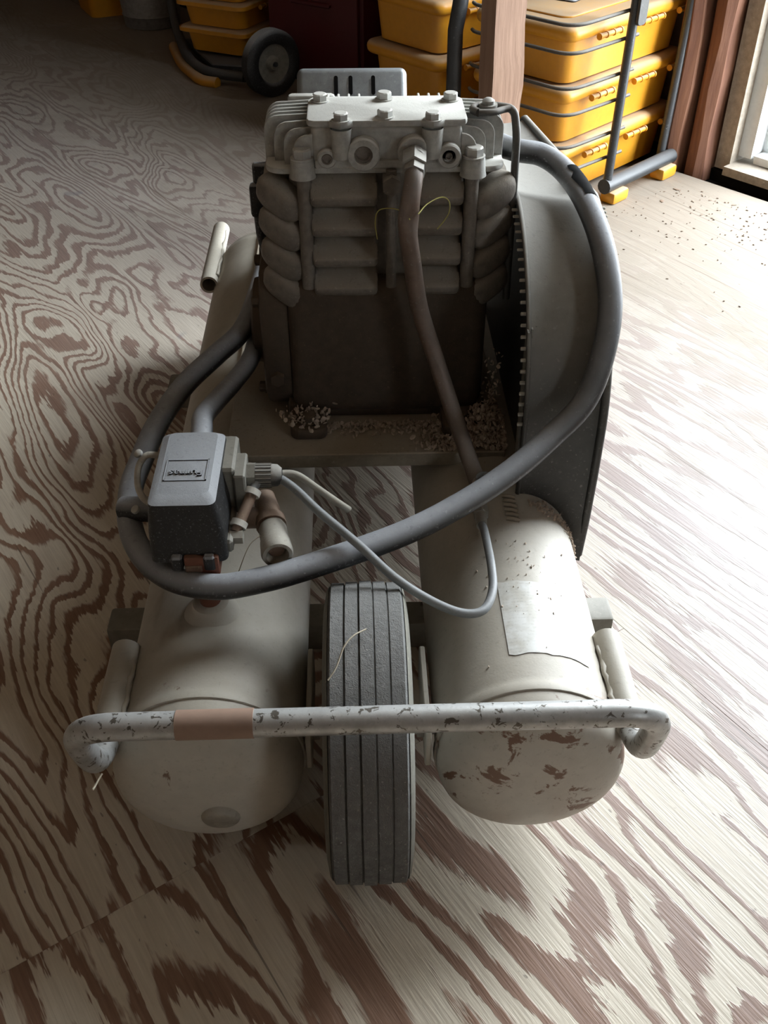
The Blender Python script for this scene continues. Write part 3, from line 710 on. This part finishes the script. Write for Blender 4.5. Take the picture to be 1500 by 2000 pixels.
for x in (-.194, -.160):
    bm = B(); box(bm, x-.006, x+.006, .783, .794, .327, .346, .002, 1); part('cover_clip', bm, 'black', 30, cvr)
bm = B(); box(bm, -.186, -.168, .783, .793, .326, .334, .001, 1); part('clip_tongue', bm, 'brass', 30, cvr)
# right side: hex body, ribbed gland, valve with white rings, tee and coupler
bm = B(); box(bm, -.136, -.123, .855, .900, .345, .398, .002, 1); cyl(bm, (-.127, .880, .380), (-.114, .880, .380), .0155, seg=6); part('gland_body', bm, 'bar', 30)
bm = B()
cyl(bm, (-.114, .880, .380), (-.096, .880, .380), .0125, seg=24); lathe(bm, [(0, .0128), (.006, .0122), (.011, .008), (.012, 0)], (-.096, .880, .380), (1, 0, 0), 24)
for k in range(18):
    a = 2*PI*k/18; p = Vector((0, math.cos(a), math.sin(a)))*.0127; cyl(bm, Vector((-.1135, .880, .380))+p, Vector((-.0965, .880, .380))+p, .0011, seg=6)
part('cable_gland', bm, 'guard', 40)
vA, vB = Vector((-.132, .826, .352)), Vector((-.117, .860, .372))
bm = B(); tube(bm, [vA+(vA-vB)*.15, vB], .0062, 14); va = part('release_valve', bm, 'brass', 50)
d = (vB-vA).normalized()
for p, r in ((vA+(vB-vA)*.08, .0092), (vB, .0092)):
    bm = B(); lathe(bm, [(-.0035, .0066), (-.0035, r), (.0035, r), (.0035, .0066), (-.0035, .0066)], p, d, 22); part('white_ring', bm, 'nylon', 40, va)
bm = B(); cyl(bm, (-.140, .818, .345), (-.126, .818, .345), .008, seg=6); part('valve_elbow', bm, 'coupler', 30, va)
bm = B(); cyl(bm, (-.150, .860, .336), (-.105, .860, .336), .012, seg=18); tube(bm, [(-.108, .888, .345), (-.1035, .868, .340), (-.099, .850, .335)], [.0115, .014, .0155], 18); cyl(bm, (-.100, .856, .336), (-.098, .846, .335), .017, seg=18)
part('brass_tee', bm, 'brass', 40)
cA, cB = Vector((-.098, .850, .335)), Vector((-.0885, .796, .336)); ax = (cB-cA).normalized(); L = (cB-cA).length
bm = B(); lathe(bm, [(0, .0125), (.008, .0145), (.010, .0155), (L*.55, .0155), (L*.6, .0165), (L-.004, .0175), (L, .0160), (L, .0122), (L-.003, .0108), (L-.012, .0100), (L-.012, 0)], cA, ax, 30)
cpn = part('hose_coupler', bm, 'coupler', 35)
bm = B(); lathe(bm, [(L-.011, .0), (L-.0115, .0085), (L-.0085, .0085), (L-.0085, .0)], cA, ax, 20); part('coupler_bore', bm, 'brass', 40, cpn)
# left side: clamp strap, screws, rear plug
bm = B(); tube(bm, smooth_path([(-.222, .905, .392), (-.236, .903, .393), (-.245, .895, .382), (-.245, .880, .366), (-.236, .868, .357), (-.222, .866, .354)], 5), (.0038), 10); st_ = part('conduit_clamp', bm, 'nylon', 60)
for p in ((-.243, .902, .396), (-.246, .858, .352)):
    bm = B(); lathe(bm, [(0, .005), (.003, .005), (.0045, .003), (.0045, 0)], p, (-.4, -.3, .8), 14); part('clamp_screw', bm, 'bolt', 40, st_)
bm = B(); cyl(bm, (-.222, .872, .340), (-.270, .892, .328), .0150, .0135, seg=20); part('rear_plug', bm, 'black', 40)

# thick black cable looping from the pump over the guard and round the switch
cpts = [(.05, 1.47, .565), (.13, 1.36, .600), (.197, 1.262, .602), (.239, 1.249, .597), (.268, 1.218, .583), (.281, 1.143, .571), (.2915, 1.082, .541), (.295, 1.036, .497), (.286, 1.004, .448), (.267, .983, .401), (.230, .961, .370), (.177, .919, .350), (.115, .878, .335), (.043, .838, .325), (-.058, .794, .320), (-.112, .776, .318), (-.155, .772, .315), (-.202, .790, .311), (-.238, .826, .310), (-.2605, .873, .314), (-.2695, .932, .320), (-.264, .979, .328), (-.251, 1.052, .337), (-.226, 1.126, .345), (-.190, 1.190, .352), (-.160, 1.245, .357), (-.146, 1.34, .36), (-.13, 1.48, .38)]
bm = B(); tube(bm, smooth_path(cpts, 8), .0142, 18); cab = part('power_cable', bm, 'rubber', 60)
bm = B()   # worn-through patch of bare black
rnd = random.Random(4); P_ = smooth_path(cpts, 8); seg0 = [p for p in P_ if .2665 < p.x < .2815 and p.y > 1.145]
nj = 9
for j, p in enumerate(seg0[:-1]): pass
V = []
for i, p in enumerate(seg0):
    t = (seg0[min(i+1, len(seg0)-1)]-seg0[max(i-1, 0)]).normalized(); out = Vector((0, p.y-GC[0]-.10, p.z-GC[1]-.02)).normalized(); side = t.cross(out).normalized(); out = side.cross(t)
    wl = .1+.5*rnd.random(); wh = .7+.6*rnd.random(); row = []
    for j in range(nj+1):
        a = -wl+(wl+wh)*j/nj; row.append(bm.verts.new(p+(out*math.cos(a)-side*math.sin(a))*(.0142+.0007)))
    V.append(row)
for A, C in zip(V, V[1:]):
    for j in range(nj): bm.faces.new([A[j], A[j+1], C[j+1], C[j]])
part('worn_patch', bm, 'dark', 60, cab, label='ragged bare black patch on cable')
bm = B(); tube(bm, smooth_path([(-.1755, .905, .400), (-.178, .945, .398), (-.183, .99, .385), (-.178, 1.06, .360), (-.163, 1.13, .345), (-.147, 1.20, .337), (-.142, 1.28, .335), (-.135, 1.42, .35), (-.12, 1.52, .38)], 8), .0125, 18); part('motor_cable', bm, 'rubber', 60)
# thin grey unloader tube and its paler twin
bm = B(); tube(bm, smooth_path([tuple(vB-d*.004), tuple(vB+d*.010), (-.106, .877, .379), (-.090, .878, .378), (-.070, .864, .372), (-.044, .838, .361), (-.002, .803, .343), (.035, .776, .320), (.073, .760, .300), (.106, .750, .290), (.130, .756, .287), (.1435, .785, .287), (.147, .824, .287), (.1475, .873, .282), (.148, .905, .274), (.148, .925, .265)], 8), .0049, 14); part('unloader_tube', bm, 'greytube', 60)
bm = B(); tube(bm, smooth_path([(-.092, .885, .378), (-.070, .888, .374), (-.045, .878, .360), (-.020, .868, .345), (-.012, .868, .338)], 6), .0042, 12); part('spare_tube', bm, 'coupler', 60)
bm = B(); tube(bm, smooth_path([(-.133, .80, .31), (-.12, .815, .335), (-.105, .826, .342), (-.096, .838, .346)], 5), .0005, 5); part('cobweb_strand', bm, 'straw', 0)

# loose bits lying on the machine
def strand(name, label, pts, r, mat):
    bm = B(); tube(bm, smooth_path(pts, 6), r, 6); tag(obj(name, bm, mat, None, 60), label, 'grass')
STRAW_PTS = [(-.2625, .612, .214), (-.2655, .606, .212), (-.2675, .600, .211), (-.2690, .595, .2115)]
strand('grass_blade', 'thin yellow-green grass blade hooked over the left cylinder fins', [(.028, 1.147, .534), (.0255, 1.147, .556), (.030, 1.1455, .571), (.045, 1.136, .577), (.058, 1.118, .580), (.064, 1.094, .581)], .0007, 'grass')
strand('grass_blade', 'thin yellow-green grass blade curling beside the right cylinder fins', [(.074, 1.100, .585), (.085, 1.118, .589), (.103, 1.136, .590), (.113, 1.143, .582), (.114, 1.146, .568), (.109, 1.147, .557), (.1005, 1.147, .546)], .0007, 'grass')
strand('straw_wisp', 'pale straw wisp caught on the upper left of the tire tread', [(-.034, .64, .3135), (-.026, .65, .320), (-.018, .668, .330), (-.008, .680, .333), (.004, .69, .331)], .0008, 'straw')
strand('straw_wisp', 'tiny straw twist poking out under the left handle bend', STRAW_PTS, .001, 'straw')

# ------------------------------------------------------------------ yellow cases on racks along the wall
def case_meshes(w, L, h):
    """hinged plastic case; local x = depth to the wall, y = along the wall; corner at origin is the one nearest the room"""
    out = {}
    bm = B(); A = [bm.verts.new((x, y, 0)) for x, y in rrect(.018, L-.018, .016, w-.016, .035, 6)]; C = [bm.verts.new((x, y, h*.74)) for x, y in rrect(.008, L-.008, .008, w-.008, .035, 6)]
    n = len(A)
    for i in range(n): bm.faces.new([A[i], A[(i+1) % n], C[(i+1) % n], C[i]])
    bm.faces.new(A[::-1]); bm.faces.new(C); out['body'] = bm
    bm = B(); prism(bm, rrect(-.012, L+.012, -.012, w+.012, .03, 6), h*.70, h*.96, 'xy', .017, 4)
    prism(bm, rrect(.05, L-.05, .05, w-.05, .03, 6), h*.95, h*.995, 'xy', .004, 2); out['lid'] = bm
    bm = B(); cyl(bm, (-.045, 0, 0), (.045, 0, 0), .0062, seg=10)
    for q in (-.045, -.016, .014, .045): cyl(bm, (q-.0022, 0, 0), (q+.0022, 0, 0), .0082, seg=10)
    out['hinge'] = bm
    bm = B(); prism(bm, rrect(0, .16, -.035, .035, .01), 0, .006, 'xy', .002, 1); prism(bm, rrect(.03, .13, -.018, .018, .008), .004, .012, 'xy', .002, 1); out['handle'] = bm
    res = {}
    for k_, b_ in out.items():
        bmesh.ops.recalc_face_normals(b_, faces=b_.faces[:]); me = bpy.data.meshes.new(k_); b_.to_mesh(me); b_.free()
        for p in me.polygons: p.use_smooth = True
        me.set_sharp_from_angle(angle=math.radians(40)); me.materials.append(M['black' if k_ == 'handle' else 'yellow']); res[k_] = me
    return res
def place_case(meshes, loc, rot, L, w, h, label, group, handle=False):
    t = thing('yellow_case', label, 'storage case', loc, rot, group)
    b_ = bpy.data.objects.new
    def add(name, me, lo, ro=(0, 0, 0), par=t):
        o = b_(name, me); col.objects.link(o); o.parent = par; o.location = lo; o.rotation_euler = ro; return o
    add('case_body', meshes['body'], (0, 0, 0)); ld = add('case_lid', meshes['lid'], (0, 0, 0))
    for x in (.14, .33): add('hinge', meshes['hinge'], (x, -.016, h*.715), (0, 0, 0), ld)
    if L > .5: add('hinge', meshes['hinge'], (.50, -.016, h*.715), (0, 0, 0), ld)
    if handle: add('lid_handle', meshes['handle'], (L*.32, w*.55, h*.99), (0, 0, .15), ld)
    return t
CL, CW, CH = .53, .285, .142
cm = case_meshes(CW, CL, CH)
# right stack (three cases on the rack by the doorway)
P0 = Vector((.520, 2.505, 0)); R45 = math.radians(44)
lev = ['bottom', 'middle', 'top']
for i in range(3):
    place_case(cm, (P0.x, P0.y, .02+CH*i), R45, CL, CW, CH, 'dusty yellow hinged case, %s of the stack next to the door studs' % lev[i], 'yellow cases by the doorway', i == 2)
P1 = Vector((.235, 2.85, 0)); R40 = math.radians(40)
for i in range(4):
    place_case(cm, (P1.x, P1.y, .0+CH*i), R40, .46 if False else CL, CW, CH, 'shaded yellow case, %s of the stack between red cabinet and leaning post' % ['lowest', 'second up', 'third up', 'topmost'][i], 'yellow cases behind the leaning post')
cs = case_meshes(.26, .42, .085)
P2 = Vector((-.365, 3.69, 0))
for i in range(4):
    place_case(cs, (P2.x, P2.y, .06+.085*i), math.radians(62), .42, .26, .085, 'dim yellow tray, %s of the pile left of the red cabinet' % ['lowest', 'second up', 'third up', 'topmost'][i], 'yellow trays in the dark corner')

# black tube racks with wire bails
def rack(name, label, loc, rot, L, W, H, uprights, bails, feet, rt=.0115):
    t = thing(name, label, 'rack', loc, rot)
    def add(nm, bm, mat, sm=60, par=t):
        me = bpy.data.meshes.new(nm); bmesh.ops.recalc_face_normals(bm, faces=bm.faces[:]); bm.to_mesh(me); bm.free()
        for p in me.polygons: p.use_smooth = True
        me.set_sharp_from_angle(angle=math.radians(sm)); me.materials.append(M[mat]); o = bpy.data.objects.new(nm, me); col.objects.link(o); o.parent = par; return o
    bm = B(); tube(bm, [(-.012, 0, .045), (L, 0, .045)], rt*1.7, 14); add('base_rail', bm, 'blackrack')
    for (x, y, lx) in uprights:
        bm = B(); tube(bm, [(x, y, .04), (x+lx, y, H)], rt, 14); add('upright', bm, 'blackrack')
    for z in bails:
        bm = B(); tube(bm, bend([(.02, .0, z+.022), (-.055, .045, z+.02), (-.085, .10, z), (-.085, W-.03, z), (-.06, W+.01, z)], .05, 6), .0045, 8); add('wire_bail', bm, 'wire')
    for x in feet:
        bm = B(); box(bm, x-.035, x+.035, -.032, .014, .0, .032, .008, 2); add('rack_foot', bm, 'yellow', 40)
    return t
rk = rack('case_rack', 'black tube rack with wire bails holding the bright yellow cases', (.664, 2.545, 0), math.radians(43.5), .31, .30, .85, [(0, 0, .025), (.285, .02, .05)], [], [.03, .265])
def rack_part(rk, nm, bm, mat, sm=60):
    o = obj(nm, bm, mat, None, sm); o.parent = rk; o.matrix_parent_inverse = world_of(rk).inverted(); return o
cR = Matrix.Rotation(R45, 4, 'Z')
def cs_pt(x, y, z): q = cR @ Vector((x, y, 0)); return (P0.x+q.x, P0.y+q.y, z)
for i in range(3):
    zb = .02+CH*i+CH*.94
    for dz in (.012, -.050):
        if i == 2 and dz > 0: zz = zb+.012
        else: zz = zb+dz
        rack_part(rk, 'wire_bail', tube(B(), bend([cs_pt(.19, -.062, zz+.015), cs_pt(.13, -.055, zz+.012), cs_pt(-.030, -.026, zz), cs_pt(-.026, .16, zz), cs_pt(-.024, .275, zz), cs_pt(-.010, .295, zz)], .05, 6), .0046, 8), 'wire')
bm = B(); prism(bm, rrect(-.018, .018, -.035, .035, .012), -.004, .004, 'xy', .001, 1); bm.transform(Matrix.Translation((.690, 2.548, .468)) @ Matrix.Rotation(math.radians(43), 4, 'Z') @ Matrix.Rotation(PI/2, 4, 'X')); rack_part(rk, 'latch_plate', bm, 'guard', 30)
rk2 = thing('case_rack', 'black curved tube rack standing between the two yellow stacks', 'rack', (.272, 2.745, 0), 0)
rack_part(rk2, 'upright', tube(B(), [(.272, 2.745, .012), (.270, 2.74, .20), (.268, 2.735, .38), (.278, 2.74, .44), (.30, 2.765, .62)], .020, 18), 'blackrack')
rack_part(rk2, 'base_rail', tube(B(), [(.06, 2.98, .02), (.272, 2.745, .02)], .018, 14), 'blackrack')
rk3 = thing('case_rack', 'dark curved tube rack with yellow foot under the dim yellow trays', 'rack', (-.5, 3.6, 0), 0)
rack_part(rk3, 'curved_rail', tube(B(), bend([(-.66, 4.05, .62), (-.655, 4.05, .10), (-.585, 3.80, .035), (-.50, 3.62, .035), (-.36, 3.56, .035)], .10, 8), .017, 14), 'blackrack')
bm = B(); tube(bm, bend([(-.664, 4.03, .012), (-.605, 3.80, .012), (-.515, 3.605, .012), (-.455, 3.575, .012)], .06, 6), (.019), 10); rack_part(rk3, 'yellow_foot', bm, 'yellow', 60)
bm = B(); prism(bm, [(-.62, 3.99), (-.48, 3.66), (-.34, 3.62), (-.30, 3.95)], .030, .052, 'xy', .004, 1); rack_part(rk3, 'tray_shelf', bm, 'blackrack', 30)

# leaning post (rough 2x4)
pm = B(); rnd = random.Random(9); ring = []; N = 24
for k_ in range(N+1):
    t = k_/N; z = 1.0*t; kn = .010*math.exp(-((z-.395)/.018)**2); j = lambda s: (rnd.random()-.5)*s
    ring.append([pm.verts.new((-.020, -.046+j(.002), z)), pm.verts.new((.020+j(.002)+kn*.2, -.046-.0, z)), pm.verts.new((.024+kn*2+j(.003), .046+j(.004), z)), pm.verts.new((-.020, .046, z))])
for A, C in zip(ring, ring[1:]):
    for i in range(4): pm.faces.new([A[i], A[(i+1) % 4], C[(i+1) % 4], C[i]])
pm.faces.new(ring[0]); pm.faces.new(ring[-1])
o = obj('wood_post', pm, 'post', None, 30); o.location = (.330, 2.27, .0); o.rotation_euler = (.0, math.radians(-1.2), math.radians(-48))
tag(o, 'rough-sawn wooden post with a knot standing in front of the yellow cases', 'post')

# red cabinet in the dark corner
rc = thing('red_cabinet', 'dark red metal cabinet standing between the two piles of yellow cases', 'cabinet', (-.283, 3.69, 0), math.radians(-37))
def cab(nm, bm, mat, par=rc):
    o = obj(nm, bm, mat, None, 30); o.parent = par; o.matrix_parent_inverse.identity(); return o
cab('cabinet_body', box(B(), 0, .40, .012, .30, .03, .85, .006, 2), 'red')
for i in range(3):
    o = cab('drawer', box(B(), .014, .386, -.004, .012, .05+.26*i, .295+.26*i, .004, 2), 'red')
    cab('drawer_pull', box(B(), .12, .28, -.016, -.004, .255+.26*i, .268+.26*i, .003, 1), 'red', o)
cab('kick_base', box(B(), .02, .38, .03, .28, .0, .03), 'dark')

# hand-truck wheel at the cabinet's corner
hw_ = thing('cart_wheel', 'black rubber cart wheel with grey hub leaning by the red cabinet', 'wheel', (-.262, 3.475, 0), math.radians(38))
def wpart(nm, bm, mat): o = obj(nm, bm, mat, None, 40); o.parent = hw_; o.matrix_parent_inverse.identity(); return o
wpart('wheel_tire', lathe(B(), [(-.018, .060), (-.026, .072), (-.026, .092), (-.016, .104), (.016, .104), (.026, .092), (.026, .072), (.018, .060)], (0, 0, .104), (0, -1, 0), 44), 'black')
wpart('wheel_hub', lathe(B(), [(-.018, .062), (.016, .062), (.010, .050), (.008, .025), (.024, .018), (.024, 0)], (0, 0, .104), (0, -1, 0), 32), 'bar')
wpart('wheel_axle', cyl(B(), (0, .09, .104), (0, -.03, .104), .008, seg=12), 'blackrack')

# pail and yellow tote at the far end
pa = thing('metal_pail', 'grey metal pail with a rolled rim in the far dark corner', 'pail', (-.80, 4.42, 0))
def ppart(nm, bm, mat, par): o = obj(nm, bm, mat, None, 40); o.parent = par; o.matrix_parent_inverse.identity(); return o
ppart('pail_body', lathe(B(), [(0, 0), (0, .105), (.004, .11), (.04, .113), (.045, .117), (.05, .114), (.24, .135), (.236, .132), (.01, .105), (.01, 0)], (0, 0, 0), (0, 0, 1), 40), 'galv', pa)
ppart('pail_rim', lathe(B(), [(.236, .133), (.24, .140), (.246, .137), (.246, .132), (.236, .133)], (0, 0, 0), (0, 0, 1), 40), 'galv', pa)
yt = thing('yellow_tote', 'small yellow plastic tote beyond the metal pail', 'tote', (-1.03, 4.66, 0), math.radians(25))
bm = B(); A = [bm.verts.new((x, y, 0)) for x, y in rrect(-.09, .09, -.12, .12, .03)]; C = [bm.verts.new((x, y, .2)) for x, y in rrect(-.11, .11, -.14, .14, .035)]
for i in range(len(A)): bm.faces.new([A[i], A[(i+1) % len(A)], C[(i+1) % len(A)], C[i]])
bm.faces.new(A); bm.faces.new(C); ppart('tote_body', bm, 'yellow', yt)
ppart('tote_rim', prism(B(), rrect(-.12, .12, -.15, .15, .04), .19, .215, 'xy', .006, 2), 'yellow', yt)

# crumbs, bark and twigs scattered on the boards in front of the rack and doorway
bm = B(); rnd = random.Random(77)
for _ in range(260):
    n = 2.40-abs(rnd.gauss(0, .20)); v = rnd.uniform(.85, 1.47); p = RN*n+RV*v; L = rnd.uniform(.0012, .0045)*(1 if rnd.random() < .93 else 3)
    bmesh.ops.create_icosphere(bm, subdivisions=1, radius=1, matrix=Matrix.Translation((p.x, p.y, .0012)) @ Matrix.Rotation(rnd.random()*6.3, 4, 'Z') @ Matrix.Diagonal((L, L*rnd.uniform(.2, .6), .0014, 1)))
o = obj('floor_litter', bm, 'board', None, 0); o['kind'] = 'stuff'; tag(o, 'dark bark crumbs and twigs scattered on the floor by the rack and doorway', 'litter')
